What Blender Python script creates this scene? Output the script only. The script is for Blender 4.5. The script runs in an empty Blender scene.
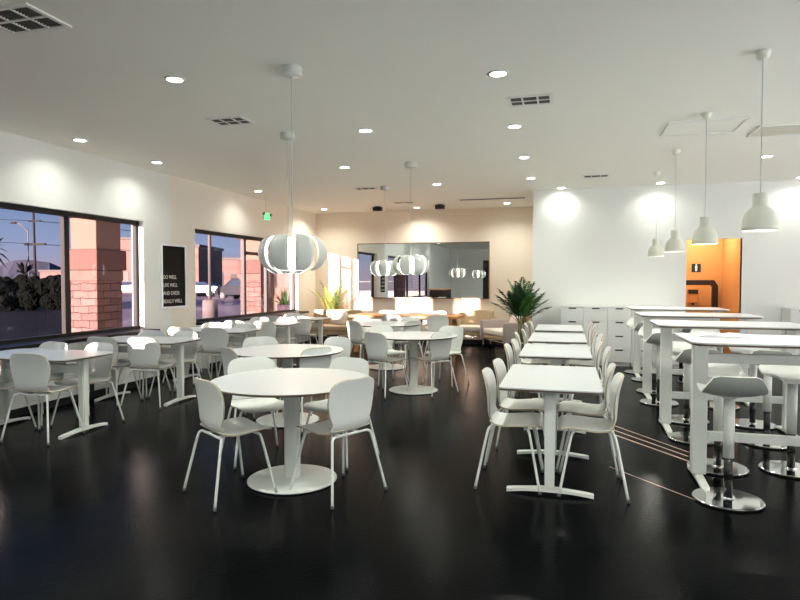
import bpy, bmesh, math, random
from mathutils import Vector, Matrix
R = math.radians
random.seed(7)
sc = bpy.context.scene
COL = sc.collection

# ------------------------------------------------------------------ materials
def mat(name, col=(.8, .8, .8), rough=.5, metal=0., emit=None, es=0., bump=0., bscale=40., var=0., vscale=4., spec=None, coat=0.):
    m = bpy.data.materials.new(name); m.use_nodes = True
    nt = m.node_tree; b = nt.nodes['Principled BSDF']
    b.inputs['Base Color'].default_value = (*col, 1)
    b.inputs['Roughness'].default_value = rough
    b.inputs['Metallic'].default_value = metal
    if spec is not None: b.inputs['Specular IOR Level'].default_value = spec
    if coat: b.inputs['Coat Weight'].default_value = coat
    if emit:
        b.inputs['Emission Color'].default_value = (*emit, 1)
        b.inputs['Emission Strength'].default_value = es
    tc = nt.nodes.new('ShaderNodeTexCoord')
    if var > 0:
        n = nt.nodes.new('ShaderNodeTexNoise'); n.inputs['Scale'].default_value = vscale
        n.inputs['Detail'].default_value = 4
        nt.links.new(tc.outputs['Object'], n.inputs['Vector'])
        r = nt.nodes.new('ShaderNodeValToRGB')
        r.color_ramp.elements[0].position = .3; r.color_ramp.elements[1].position = .7
        r.color_ramp.elements[0].color = (*[c * (1 - var) for c in col], 1)
        r.color_ramp.elements[1].color = (*[min(1, c * (1 + var)) for c in col], 1)
        nt.links.new(n.outputs['Fac'], r.inputs['Fac'])
        nt.links.new(r.outputs['Color'], b.inputs['Base Color'])
    if bump > 0:
        n = nt.nodes.new('ShaderNodeTexNoise'); n.inputs['Scale'].default_value = bscale
        n.inputs['Detail'].default_value = 3
        nt.links.new(tc.outputs['Object'], n.inputs['Vector'])
        bp = nt.nodes.new('ShaderNodeBump'); bp.inputs['Strength'].default_value = bump
        bp.inputs['Distance'].default_value = .01
        nt.links.new(n.outputs['Fac'], bp.inputs['Height'])
        nt.links.new(bp.outputs['Normal'], b.inputs['Normal'])
    return m

M = {}
M['wall'] = mat('white_paint', (.80, .81, .78), .75, bump=.05, bscale=120)
M['cream2'] = mat('pale_cream_paint', (.83, .78, .70), .75, bump=.05, bscale=120)
M['cream'] = mat('cream_paint', (.84, .74, .62), .75, bump=.05, bscale=120)
M['ceil'] = mat('ceiling_paint', (.87, .87, .80), .85, bump=.08, bscale=90)
M['shell'] = mat('white_shell', (.80, .82, .78), .38, bump=.03, bscale=200)
M['rim'] = mat('birch_edge', (.50, .42, .30), .6)
M['lam'] = mat('white_laminate', (.60, .62, .62), .3)
M['edge'] = mat('brown_edge', (.13, .085, .05), .5)
M['metal'] = mat('white_metal', (.78, .8, .75), .35)
M['cap'] = mat('grey_cap', (.12, .12, .12), .6)
M['black'] = mat('black_metal', (.012, .012, .013), .35)
M['blackgloss'] = mat('black_gloss', (.01, .01, .01), .12)
M['chrome'] = mat('chrome', (.82, .83, .82), .06, metal=1.)
M['mirror'] = mat('mirror_glass', (.80, .84, .82), .0, metal=1.)
M['base'] = mat('black_baseboard', (.012, .012, .013), .4)
M['frame'] = mat('dark_bronze_frame', (.010, .009, .009), .45, spec=.3)
M['oak'] = mat('warm_oak', (.68, .30, .09), .45, var=.18, vscale=6)
M['tan'] = mat('tan_fabric', (.55, .42, .27), .9, bump=.2, bscale=300)
M['mauve'] = mat('pale_mauve_fabric', (.50, .42, .40), .9, bump=.2, bscale=300)
M['pillow'] = mat('cream_pillow', (.8, .74, .66), .9, bump=.1, bscale=60)
M['darkwood'] = mat('dark_brown_wood', (.022, .007, .004), .4, var=.3)
M['orange'] = mat('orange_paint', (.66, .33, .12), .55, bump=.05, bscale=60)
M['bronze'] = mat('bronze', (.25, .16, .09), .35, metal=1.)
M['seatshade'] = mat('shaded_shell', (.36, .38, .35), .4)  # underside of the white stool seat, its shade put into the colour
M['leaf'] = mat('leaf_green', (.045, .14, .022), .45, var=.35, vscale=9)
M['leafd'] = mat('leaf_dark', (.016, .055, .014), .45, var=.35, vscale=9)
M['leafy'] = mat('leaf_yellow', (.30, .36, .06), .5, var=.3, vscale=9)
M['leafr'] = mat('leaf_dry', (.50, .32, .2), .6, var=.2, vscale=9)
M['stem'] = mat('stem', (.16, .15, .05), .6)
M['pot'] = mat('black_pot', (.03, .025, .02), .4)
M['vent'] = mat('vent_frame', (.8, .8, .76), .6)
M['ventd'] = mat('vent_dark', (.05, .05, .045), .7)
M['louv'] = mat('louvre_grey', (.14, .14, .12), .7)
M['plate'] = mat('ceiling_panel', (.62, .60, .5), .6)
M['cab'] = mat('cabinet_white', (.74, .76, .74), .4)
M['lamp'] = mat('lamp_white', (.64, .67, .63), .35)
M['lampr'] = mat('dome_enamel', (.78, .79, .68), .3)
M['glow'] = mat('downlight_glow', (1, 1, 1), .5, emit=(1, .98, .92), es=14)
M['glow2'] = mat('diffuser_glow', (1, 1, 1), .5, emit=(1, .98, .9), es=4.5)
M['glow3'] = mat('bulb_glow', (1, 1, 1), .5, emit=(1, .97, .9), es=5)
M['paper'] = mat('white_paper', (.88, .9, .92), .7)
M['ink'] = mat('grey_ink', (.3, .32, .34), .7)
M['posterb'] = mat('poster_black', (.006, .006, .006), .6, spec=.12)
M['posterw'] = mat('poster_letter', (.75, .72, .66), .6)
M['green'] = mat('exit_green', (.05, .6, .15), .5, emit=(.08, 1, .25), es=1.2)
M['exitb'] = mat('exit_body', (.75, .72, .66), .5)
M['streak'] = mat('floor_glow_streak', (.75, .5, .4), .3, metal=.8)
# outdoors
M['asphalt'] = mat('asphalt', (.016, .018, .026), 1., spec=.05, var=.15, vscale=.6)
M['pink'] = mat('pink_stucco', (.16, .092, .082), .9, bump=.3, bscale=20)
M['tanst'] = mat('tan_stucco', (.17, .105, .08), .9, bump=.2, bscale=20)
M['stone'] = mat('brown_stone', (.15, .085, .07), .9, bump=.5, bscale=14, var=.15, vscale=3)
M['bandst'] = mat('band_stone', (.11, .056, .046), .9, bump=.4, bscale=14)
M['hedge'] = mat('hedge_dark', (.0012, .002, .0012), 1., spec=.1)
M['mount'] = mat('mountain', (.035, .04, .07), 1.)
M['wood'] = mat('pole_wood', (.012, .009, .008), .9)
M['galv'] = mat('galvanised', (.09, .075, .07), .6)
M['suv'] = mat('suv_paint', (.012, .013, .02), .35)
M['blue'] = mat('blue_paint', (.02, .03, .09), .3)
M['tyre'] = mat('tyre', (.02, .02, .02), .8)
M['hub'] = mat('hubcap', (.3, .3, .32), .3, metal=.8)
M['carglass'] = mat('car_glass', (.03, .04, .06), .08)
M['conc'] = mat('concrete', (.10, .085, .08), .9)
M['walk'] = mat('dark_walk', (.12, .11, .11), .9)
M['road'] = mat('pale_road', (.22, .17, .23), .9)
M['planter'] = mat('planter_purple', (.05, .03, .05), .7)

def brick_mat():
    m = bpy.data.materials.new('stacked_stone'); m.use_nodes = True
    nt = m.node_tree; b = nt.nodes['Principled BSDF']; b.inputs['Roughness'].default_value = .9
    tc = nt.nodes.new('ShaderNodeTexCoord')
    mp = nt.nodes.new('ShaderNodeMapping'); mp.inputs['Rotation'].default_value = (R(90), 0, 0)
    sp = nt.nodes.new('ShaderNodeSeparateXYZ'); cb = nt.nodes.new('ShaderNodeCombineXYZ'); ad = nt.nodes.new('ShaderNodeMath')
    ad.operation = 'ADD'
    nt.links.new(tc.outputs['Object'], sp.inputs[0])
    nt.links.new(sp.outputs['X'], ad.inputs[0]); nt.links.new(sp.outputs['Y'], ad.inputs[1])
    nt.links.new(ad.outputs[0], cb.inputs['X']); nt.links.new(sp.outputs['Z'], cb.inputs['Y'])
    br = nt.nodes.new('ShaderNodeTexBrick')
    br.inputs['Color1'].default_value = (.19, .105, .092, 1); br.inputs['Color2'].default_value = (.12, .062, .054, 1)
    br.inputs['Mortar'].default_value = (.035, .018, .015, 1)
    br.inputs['Scale'].default_value = 1.; br.inputs['Brick Width'].default_value = .38
    br.inputs['Row Height'].default_value = .15; br.inputs['Mortar Size'].default_value = .009; br.inputs['Mortar Smooth'].default_value = .4
    nz = nt.nodes.new('ShaderNodeTexNoise'); nz.inputs['Scale'].default_value = 5
    nt.links.new(tc.outputs['Object'], nz.inputs['Vector'])
    va = nt.nodes.new('ShaderNodeVectorMath'); va.operation = 'MULTIPLY_ADD'; va.inputs[1].default_value = (.10, .10, 0)
    nt.links.new(nz.outputs['Color'], va.inputs[0]); nt.links.new(cb.outputs[0], va.inputs[2])
    nt.links.new(va.outputs[0], br.inputs['Vector'])
    nt.links.new(br.outputs['Color'], b.inputs['Base Color'])
    bp = nt.nodes.new('ShaderNodeBump'); bp.inputs['Strength'].default_value = .8; bp.inputs['Distance'].default_value = .02
    bp.invert = True
    nt.links.new(br.outputs['Fac'], bp.inputs['Height']); nt.links.new(bp.outputs['Normal'], b.inputs['Normal'])
    return m
M['brick'] = brick_mat()

def floor_mat():
    m = bpy.data.materials.new('black_epoxy'); m.use_nodes = True
    nt = m.node_tree; b = nt.nodes['Principled BSDF']
    tc = nt.nodes.new('ShaderNodeTexCoord')
    n = nt.nodes.new('ShaderNodeTexNoise'); n.inputs['Scale'].default_value = 1.6; n.inputs['Detail'].default_value = 6
    nt.links.new(tc.outputs['Object'], n.inputs['Vector'])
    r = nt.nodes.new('ShaderNodeMapRange'); r.inputs['From Min'].default_value = .3; r.inputs['From Max'].default_value = .7
    r.inputs['To Min'].default_value = .12; r.inputs['To Max'].default_value = .24
    nt.links.new(n.outputs['Fac'], r.inputs['Value']); nt.links.new(r.outputs[0], b.inputs['Roughness'])
    c = nt.nodes.new('ShaderNodeValToRGB')
    c.color_ramp.elements[0].color = (.0012, .0016, .002, 1); c.color_ramp.elements[1].color = (.004, .0045, .005, 1)
    nt.links.new(n.outputs['Fac'], c.inputs['Fac'])
    # small white specks and scuffs
    v = nt.nodes.new('ShaderNodeTexVoronoi'); v.inputs['Scale'].default_value = 1.7
    nt.links.new(tc.outputs['Object'], v.inputs['Vector'])
    lt = nt.nodes.new('ShaderNodeMath'); lt.operation = 'LESS_THAN'; lt.inputs[1].default_value = .012
    nt.links.new(v.outputs['Distance'], lt.inputs[0])
    mx = nt.nodes.new('ShaderNodeMixRGB'); mx.inputs['Color2'].default_value = (.4, .4, .38, 1)
    nt.links.new(lt.outputs[0], mx.inputs['Fac']); nt.links.new(c.outputs['Color'], mx.inputs['Color1'])
    nt.links.new(mx.outputs['Color'], b.inputs['Base Color'])
    b.inputs['IOR'].default_value = 1.09
    n2 = nt.nodes.new('ShaderNodeTexNoise'); n2.inputs['Scale'].default_value = 45; n2.inputs['Detail'].default_value = 4
    nt.links.new(tc.outputs['Object'], n2.inputs['Vector'])
    bp = nt.nodes.new('ShaderNodeBump'); bp.inputs['Strength'].default_value = .12; bp.inputs['Distance'].default_value = .01
    nt.links.new(n2.outputs['Fac'], bp.inputs['Height']); nt.links.new(bp.outputs['Normal'], b.inputs['Normal'])
    return m
M['floor'] = floor_mat()

def glass_mat():
    m = bpy.data.materials.new('tinted_glass'); m.use_nodes = True
    nt = m.node_tree; nt.nodes.clear()
    o = nt.nodes.new('ShaderNodeOutputMaterial'); t = nt.nodes.new('ShaderNodeBsdfTransparent')
    t.inputs['Color'].default_value = (.84, .84, .88, 1)
    g = nt.nodes.new('ShaderNodeBsdfGlossy'); g.inputs['Roughness'].default_value = 0
    g.inputs['Color'].default_value = (.9, .9, 1, 1)
    lw = nt.nodes.new('ShaderNodeLayerWeight'); lw.inputs['Blend'].default_value = .5
    pw = nt.nodes.new('ShaderNodeMath'); pw.operation = 'POWER'; pw.inputs[1].default_value = 5
    ma = nt.nodes.new('ShaderNodeMath'); ma.operation = 'MULTIPLY_ADD'; ma.inputs[1].default_value = .35; ma.inputs[2].default_value = .008
    nt.links.new(lw.outputs['Facing'], pw.inputs[0]); nt.links.new(pw.outputs[0], ma.inputs[0])
    mx = nt.nodes.new('ShaderNodeMixShader')
    nt.links.new(ma.outputs[0], mx.inputs[0]); nt.links.new(t.outputs[0], mx.inputs[1]); nt.links.new(g.outputs[0], mx.inputs[2])
    nt.links.new(mx.outputs[0], o.inputs[0])
    return m
M['glass'] = glass_mat()

# ------------------------------------------------------------------ mesh helpers
def nb(): return bmesh.new()
def box(bm, x0, x1, y0, y1, z0, z1, mi=0):
    vs = [bm.verts.new((x, y, z)) for z in (z0, z1) for y in (y0, y1) for x in (x0, x1)]
    F = [(0, 2, 3, 1), (4, 5, 7, 6), (0, 1, 5, 4), (2, 6, 7, 3), (0, 4, 6, 2), (1, 3, 7, 5)]
    for f in F:
        q = bm.faces.new([vs[i] for i in f]); q.material_index = mi
    return vs
def bbox(x0, x1, y0, y1, z0, z1, bev=.006, seg=2):
    bm = nb(); box(bm, x0, x1, y0, y1, z0, z1)
    if bev: bmesh.ops.bevel(bm, geom=bm.edges[:], offset=bev, segments=seg, affect='EDGES', profile=.5)
    return bm
def tube(bm, pts, rad, seg=8, mi=0, caps=True):
    pts = [Vector(p) for p in pts]
    rs = rad if isinstance(rad, (list, tuple)) else [rad] * len(pts)
    rings = []; prev = None
    for i, p in enumerate(pts):
        if i == 0: d = pts[1] - p
        elif i == len(pts) - 1: d = p - pts[i - 1]
        else: d = (pts[i + 1] - p).normalized() + (p - pts[i - 1]).normalized()
        d.normalize()
        if prev is None:
            a = Vector((0, 0, 1)) if abs(d.z) < .9 else Vector((1, 0, 0))
            u = d.cross(a).normalized()
        else:
            u = (prev - d * prev.dot(d)).normalized()
        prev = u; w = d.cross(u)
        rings.append([bm.verts.new(p + (u * math.cos(2 * math.pi * k / seg) + w * math.sin(2 * math.pi * k / seg)) * rs[i]) for k in range(seg)])
    for a, b in zip(rings, rings[1:]):
        for k in range(seg):
            f = bm.faces.new((a[k], a[(k + 1) % seg], b[(k + 1) % seg], b[k])); f.material_index = mi; f.smooth = True
    if caps:
        bm.faces.new(rings[0][::-1]).material_index = mi; bm.faces.new(rings[-1]).material_index = mi
def smoothpath(pts, n=4):
    P = [Vector(p) for p in pts]; out = []
    Q = [P[0]] + P + [P[-1]]
    for i in range(1, len(Q) - 2):
        p0, p1, p2, p3 = Q[i - 1], Q[i], Q[i + 1], Q[i + 2]
        for k in range(n):
            t = k / n
            out.append(.5 * ((2 * p1) + (-p0 + p2) * t + (2 * p0 - 5 * p1 + 4 * p2 - p3) * t * t + (-p0 + 3 * p1 - 3 * p2 + p3) * t ** 3))
    out.append(P[-1]); return out
def lathe(bm, prof, seg=32, mi=0, cx=0, cy=0):
    rings = []
    for r, z in prof:
        if r < 1e-5: rings.append([bm.verts.new((cx, cy, z))])
        else: rings.append([bm.verts.new((cx + r * math.cos(2 * math.pi * k / seg), cy + r * math.sin(2 * math.pi * k / seg), z)) for k in range(seg)])
    for a, b in zip(rings, rings[1:]):
        for k in range(seg):
            k2 = (k + 1) % seg
            if len(a) == 1 and len(b) == 1: continue
            if len(a) == 1: f = bm.faces.new((a[0], b[k2], b[k]))
            elif len(b) == 1: f = bm.faces.new((a[k], a[k2], b[0]))
            else: f = bm.faces.new((a[k], a[k2], b[k2], b[k]))
            f.material_index = mi; f.smooth = True
def prism(bm, out, z0, z1, mi_top=0, mi_side=0, mi_bot=0):
    a = [bm.verts.new((x, y, z0)) for x, y in out]; b = [bm.verts.new((x, y, z1)) for x, y in out]
    n = len(out)
    bm.faces.new(b).material_index = mi_top; bm.faces.new(a[::-1]).material_index = mi_bot
    for k in range(n):
        bm.faces.new((a[k], a[(k + 1) % n], b[(k + 1) % n], b[k])).material_index = mi_side
def rrect(hx, hy, r, n=6):
    o = []
    for sx, sy, a0 in ((1, 1, 0), (-1, 1, 90), (-1, -1, 180), (1, -1, 270)):
        for k in range(n + 1):
            a = R(a0 + 90 * k / n); o.append((sx * (hx - r) + r * math.cos(a), sy * (hy - r) + r * math.sin(a)))
    return o
def obj(name, bm, mats, parent=None, loc=None, smooth=False, rot=None):
    bmesh.ops.recalc_face_normals(bm, faces=bm.faces[:])
    me = bpy.data.meshes.new(name); bm.to_mesh(me); bm.free()
    for m in (mats if isinstance(mats, (list, tuple)) else [mats]): me.materials.append(m)
    if smooth:
        for p in me.polygons: p.use_smooth = True
    o = bpy.data.objects.new(name, me); COL.objects.link(o)
    if parent is not None: o.parent = parent
    if loc is not None: o.location = loc
    if rot is not None: o.rotation_euler = rot
    return o
def tag(o, label, cat, group=None, kind=None):
    o['label'] = label; o['category'] = cat
    if group: o['group'] = group
    if kind: o['kind'] = kind
    return o
def thing(name, label, cat, loc=(0, 0, 0), rz=0, group=None):
    o = bpy.data.objects.new(name, None); COL.objects.link(o)
    o.empty_display_size = .1
    o.location = loc; o.rotation_euler = (0, 0, rz)
    return tag(o, label, cat, group)
def struct(name, bm, m, smooth=False):
    o = obj(name, bm, m, smooth=smooth); o['kind'] = 'structure'; return o
def copy_tree(o, parent=None):
    c = o.copy(); COL.objects.link(c)
    if parent is not None: c.parent = parent
    for ch in [k for k in bpy.data.objects if k.parent == o]: copy_tree(ch, c)
    return c
def place(proto, used, loc, rz, label, group=None):
    o = proto if not used else copy_tree(proto)
    used.append(1)
    o.location = loc; o.rotation_euler = (0, 0, rz); o['label'] = label
    if group: o['group'] = group
    return o
def boxobj(name, x0, x1, y0, y1, z0, z1, m, parent=None, bev=0): return obj(name, bbox(x0, x1, y0, y1, z0, z1, bev), m, parent)
def textmesh(s, size, ext=.002, align='LEFT'):
    cu = bpy.data.curves.new('lettering', 'FONT'); cu.body = s; cu.size = size; cu.extrude = ext; cu.align_x = align
    t = bpy.data.objects.new('tmp', cu); COL.objects.link(t)
    bpy.context.view_layer.update()
    me = bpy.data.meshes.new_from_object(t.evaluated_get(bpy.context.evaluated_depsgraph_get()))
    bpy.data.objects.remove(t); return me

# ------------------------------------------------------------------ room
CE = 3.10; LX = -5.95; GX = -6.07; RY = 11.2; BY = 13.7; RX = 7.0; NY = -4.0; JX = -.6
W1 = (1.0, 7.45); W2 = (8.72, 12.68); SILL = .76; HEAD = 2.33
bm = nb()
prism(bm, [(GX - .05, NY - .1), (RX + .1, NY - .1), (RX + .1, BY + .1), (GX - .05, BY + .1)], -.1, 0)
struct('floor', bm, M['floor'])
bm = nb(); box(bm, LX - .2, RX + .1, NY - .1, BY + .1, CE, CE + .1); struct('ceiling', bm, M['ceil'])
bm = nb()   # left wall with two window openings
for y0, y1, z0, z1 in ((NY, W1[0], 0, CE), (W1[1], 8.08, 0, CE), (W1[0], W1[1], HEAD, CE)):
    box(bm, LX - .2, LX, y0, y1, z0, z1)
struct('wall_left', bm, M['wall'])
bm = nb()
for y0, y1, z0, z1 in ((8.08, W2[0], 0, CE), (W2[1], BY, 0, CE), (W2[0], W2[1], HEAD, CE)):
    box(bm, LX - .2, LX, y0, y1, z0, z1)
struct('wall_left_far', bm, M['cream2'])
bm = nb(); box(bm, LX - .2, JX, BY, BY + .1, 0, CE); struct('wall_back', bm, M['cream'])
OX0, OX1, OZ = 1.97, 2.82, 2.17
bm = nb(); box(bm, JX, OX0, RY, RY + .1, 0, CE); box(bm, OX1, RX, RY, RY + .1, 0, CE); box(bm, OX0, OX1, RY, RY + .1, OZ, CE)
box(bm, JX, JX + .1, RY + .1, BY, 0, CE)
struct('wall_right', bm, M['wall'])
bm = nb()
for y0, y1, z0, z1 in ((NY, -2.6, 0, CE), (8.6, RY + .1, 0, CE), (-2.6, 8.6, 0, .5), (-2.6, 8.6, 2.7, CE)): box(bm, RX, RX + .1, y0, y1, z0, z1)
struct('wall_side', bm, M['wall'])
# rear wall with a dark glazed door (seen in the mirror)
bm = nb(); box(bm, LX - .2, -4.2, NY - .1, NY, 0, CE); box(bm, -2.2, .7, NY - .1, NY, 0, CE); box(bm, -4.2, -2.2, NY - .1, NY, 2.5, CE)
box(bm, .7, 5.7, NY - .1, NY, 0, .5); box(bm, .7, 5.7, NY - .1, NY, 2.7, CE); box(bm, 5.7, RX + .1, NY - .1, NY, 0, CE)
struct('wall_rear', bm, M['wall'])
d = obj('door_1', bbox(-4.2, -2.2, NY - .08, NY - .03, 0, 2.5, 0), M['black']); d['kind'] = 'structure'
obj('door_handle', bbox(-2.34, -2.31, NY - .03, NY + .03, .9, 1.3, .004), M['chrome'], d)
# orange passage behind the opening in the right wall
NP = 12.5
bm = nb()
box(bm, OX0 - .1, 2.08, NP, NP + .1, 0, 1.40); box(bm, 2.08, OX1 + .1, NP, NP + .1, 1.47, CE)
box(bm, OX0 - .1, 2.08, NP, NP + .1, 1.40, CE); box(bm, 2.66, OX1 + .1, NP, NP + .1, 0, 1.47)
box(bm, OX1, OX1 + .1, RY + .1, NP, 0, CE); box(bm, 1.2, OX1, 13.3, 13.4, 0, CE)
box(bm, OX0 - .9, OX0 - .8, RY + .1, 13.4, 0, CE)
struct('wall_passage', bm, M['orange'])
bm = nb(); box(bm, OX0 - .9, OX1 + .1, RY + .1, 13.4, CE, CE + .1); box(bm, OX0 - .9, OX1 + .1, RY + .1, 13.4, 2.6, 2.65)
struct('ceiling_passage', bm, M['ceil'])
bm = nb(); box(bm, OX0 - .9, OX1 + .1, BY + .1, BY + .3, -.1, 0); struct('floor_passage', bm, M['floor'])
# dark frame of the low niche in the passage
t = thing('niche_frame', 'dark brown wooden frame with a chamfered corner in the orange passage', 'frame', (0, NP - .02, 0))
obj('header', bbox(1.93, 2.62, -.06, .015, 1.375, 1.47, .004), M['darkwood'], t)
obj('post', bbox(2.64, 2.74, -.06, .015, 0, 1.33, .004), M['darkwood'], t)
bm = nb(); vs = [(2.60, 1.47), (2.62, 1.375), (2.64, 1.33), (2.74, 1.33), (2.74, 1.36), (2.67, 1.47)]
a = [bm.verts.new((x, -.06, z)) for x, z in vs]; b = [bm.verts.new((x, .015, z)) for x, z in vs]
bm.faces.new(a); bm.faces.new(b[::-1])
for k in range(6): bm.faces.new((a[k], a[(k + 1) % 6], b[(k + 1) % 6], b[k]))
obj('corner_brace', bm, M['darkwood'], t)
t = thing('wall_dispenser', 'black topped dispenser on the orange wall inside the passage niche', 'dispenser', (2.46, 13.3, 1.17))
obj('cover', bbox(-.09, .09, -.1, 0, .03, .11, .01), M['black'], t)
obj('container', bbox(-.08, .08, -.09, 0, -.16, .028, .01), M['orange'], t)
obj('nozzle', bbox(-.02, .02, -.08, -.02, -.2, -.162, .004), M['black'], t)
t = thing('passage_door', 'pale door leaf standing ajar at the left of the orange passage', 'door', (1.985, NP - .02, 0))
obj('leaf', bbox(-.015, .06, -.45, -.08, .01, 1.36, .004), M['cab'], t)
obj('handle', bbox(.06, .08, -.42, -.38, .9, 1.05, .003), M['chrome'], t)
t = thing('restroom_sign', 'small black square sign with a white figure on the orange wall', 'sign', (2.37, NP - .012, 1.70)); t.scale = (.8, .8, .8)
obj('plate', bbox(-.10, .10, 0, .012, -.10, .10, .004), M['black'], t)
bm = nb(); tube(bm, [(0, -.004, .068), (0, -.001, .068)], .018, 12)
box(bm, -.024, .024, -.004, -.001, -.015, .044); box(bm, -.018, -.003, -.004, -.001, -.075, -.015); box(bm, .003, .018, -.004, -.001, -.075, -.015)
obj('figure_symbol', bm, M['paper'], t)
# white lining of the opening
bm = nb(); box(bm, OX1, OX1 + .012, RY - .004, RY + .1, 0, OZ); 
struct('trim_1', bm, M['wall'])

# black baseboards
bm = nb(); box(bm, LX, LX + .012, NY, W1[0], 0, .1); box(bm, LX, LX + .012, W1[1], W2[0], 0, .1); box(bm, LX, LX + .012, W2[1], BY, 0, .1)
struct('baseboard_left', bm, M['base'])
bm = nb(); box(bm, LX, JX, BY - .012, BY, 0, .1); struct('baseboard_back', bm, M['base'])
bm = nb(); box(bm, JX, OX0, RY - .012, RY, 0, .08); box(bm, OX1 + .012, RX, RY - .012, RY, 0, .08); struct('baseboard_right', bm, M['cab'])
# knee walls below the windows with black rails
KX = -5.70
def window(n, y0, y1, mull, trans):
    bm = nb(); box(bm, GX, KX, y0, y1, 0, SILL - .04); w = struct('wall_window_%d' % n if 0 else ('trim_%d' % (n + 1)), bm, M['wall'])
    bm = nb(); box(bm, KX, KX + .015, y0, y1, 0, .085)
    for y in mull: box(bm, KX, KX + .012, y - .03, y + .03, .085, SILL - .04)
    struct('baseboard_window_%d' % n, bm, M['base'])
    bm = nb(); box(bm, GX + .02, KX + .02, y0, y1, SILL - .04, SILL)
    struct('trim_%d' % (n + 3), bm, M['frame'])
    wn = bpy.data.objects.new('window_%d' % n, None); COL.objects.link(wn); wn['kind'] = 'structure'; wn.location = (GX, y0, SILL)
    bm = nb()
    box(bm, -.04, .05, 0, y1 - y0, HEAD - SILL - .06, HEAD - SILL)
    box(bm, -.04, .05, 0, y1 - y0, 0, .04)
    box(bm, -.03, .03, 0, .05, 0, HEAD - SILL); box(bm, -.03, .03, y1 - y0 - .05, y1 - y0, 0, HEAD - SILL)
    obj('window_frame', bm, M['frame'], wn)
    for y in mull: obj('mullion', bbox(-.03, .03, y - y0 - .04, y - y0 + .04, .04, HEAD - SILL - .06, 0), M['frame'], wn)
    for (a, b_, z) in trans: obj('transom', bbox(-.03, .05, a - y0, b_ - y0, z - SILL - .03, z - SILL + .03, 0), M['frame'], wn)
    obj('glass_pane', bbox(-.004, .004, .05, y1 - y0 - .05, .04, HEAD - SILL - .06, 0), M['glass'], wn)
window(1, W1[0], W1[1], [2.3, 4.4, 6.15], [])
window(2, W2[0], W2[1], [10.48, 11.38], [(10.52, 11.34, 2.0)])
wn = bpy.data.objects.new('window_3', None); COL.objects.link(wn); wn['kind'] = 'structure'; wn.location = (RX + .05, -2.6, .5)  # window added in the unseen side wall to let fill light in
bm = nb()
box(bm, -.04, .04, 0, 11.2, 0, .05); box(bm, -.04, .04, 0, 11.2, 2.15, 2.2)
for k in range(8): box(bm, -.04, .04, k * 11.15 / 7, k * 11.15 / 7 + .05, .05, 2.15)
obj('window_frame', bm, M['frame'], wn)
obj('glass_pane', bbox(-.004, .004, .05, 11.15, .05, 2.15, 0), M['glass'], wn)
wn = bpy.data.objects.new('window_4', None); COL.objects.link(wn); wn['kind'] = 'structure'; wn.location = (.7, NY - .05, .5)  # window added behind the camera, also there to admit light
bm = nb()
box(bm, 0, 5, -.04, .04, 0, .05); box(bm, 0, 5, -.04, .04, 2.15, 2.2)
for k in range(4): box(bm, k * 4.95 / 3, k * 4.95 / 3 + .05, -.04, .04, .05, 2.15)
obj('window_frame', bm, M['frame'], wn)
obj('glass_pane', bbox(.05, 4.95, -.004, .004, .05, 2.15, 0), M['glass'], wn)
# pinkish light streaks on the floor, laid as thin metallic strips
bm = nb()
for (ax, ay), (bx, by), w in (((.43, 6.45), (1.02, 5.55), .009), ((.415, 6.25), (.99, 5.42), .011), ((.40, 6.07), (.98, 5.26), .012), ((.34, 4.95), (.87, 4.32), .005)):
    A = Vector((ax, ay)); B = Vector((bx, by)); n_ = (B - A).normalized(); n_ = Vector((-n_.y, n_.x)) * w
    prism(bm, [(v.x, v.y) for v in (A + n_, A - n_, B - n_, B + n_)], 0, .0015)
struct('trim_6', bm, M['streak'])

# ------------------------------------------------------------------ chairs
def shell(rows, name, parent, m1, m2, th=.011, n=12, m3=None):
    """rows: (y, z, halfwidth, wrap, ny, nz)"""
    bm = nb(); G = []; H = []
    for (y, z, hw, wr, ny, nz) in rows:
        ra = []; rb = []
        for i in range(n + 1):
            t = -1 + 2 * i / n
            px = hw * math.sin(t * math.pi / 2); q = (px / .21) ** 2 * wr
            p = Vector((px, y + ny * q, z + nz * q)); v = Vector((0, ny, nz)) * (-th)
            ra.append(bm.verts.new(p)); rb.append(bm.verts.new(p + v))
        G.append(ra); H.append(rb)
    for j in range(len(G) - 1):
        for i in range(n):
            f = bm.faces.new((G[j][i], G[j][i + 1], G[j + 1][i + 1], G[j + 1][i])); f.smooth = True
            f = bm.faces.new((H[j][i], H[j + 1][i], H[j + 1][i + 1], H[j][i + 1])); f.smooth = True; f.material_index = 2 if m3 else 0
        for i in (0, n): bm.faces.new((G[j][i], G[j + 1][i], H[j + 1][i], H[j][i])).material_index = 1
    for j in (0, len(G) - 1):
        for i in range(n): bm.faces.new((G[j][i], G[j][i + 1], H[j][i + 1], H[j][i])).material_index = 1
    return obj(name, bm, [m1, m2] + ([m3] if m3 else []), parent)
def rows_from(ctrl, wfun, n, wr):
    pts = smoothpath([(0, y, z) for y, z in ctrl], 5); L = [0]
    for a, b in zip(pts, pts[1:]): L.append(L[-1] + (b - a).length)
    out = []
    for k in range(n + 1):
        s = L[-1] * (.5 - .5 * math.cos(math.pi * k / n)) if True else L[-1] * k / n
        i = max(j for j in range(len(L)) if L[j] <= s + 1e-9); i = min(i, len(pts) - 2)
        f = (s - L[i]) / max(1e-9, L[i + 1] - L[i]); p = pts[i].lerp(pts[i + 1], f)
        d = (pts[i + 1] - pts[i]).normalized()
        out.append((p.y, p.z, wfun(s / L[-1]), wr, -d.z * -1 if False else d.z * -1 * -1, -d.y * -1 * 1 if False else -d.y))
    return out
def interp(tab):
    def f(t):
        for (a, va), (b, vb) in zip(tab, tab[1:]):
            if t <= b: return va + (vb - va) * (t - a) / (b - a)
        return tab[-1][1]
    return f
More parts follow.
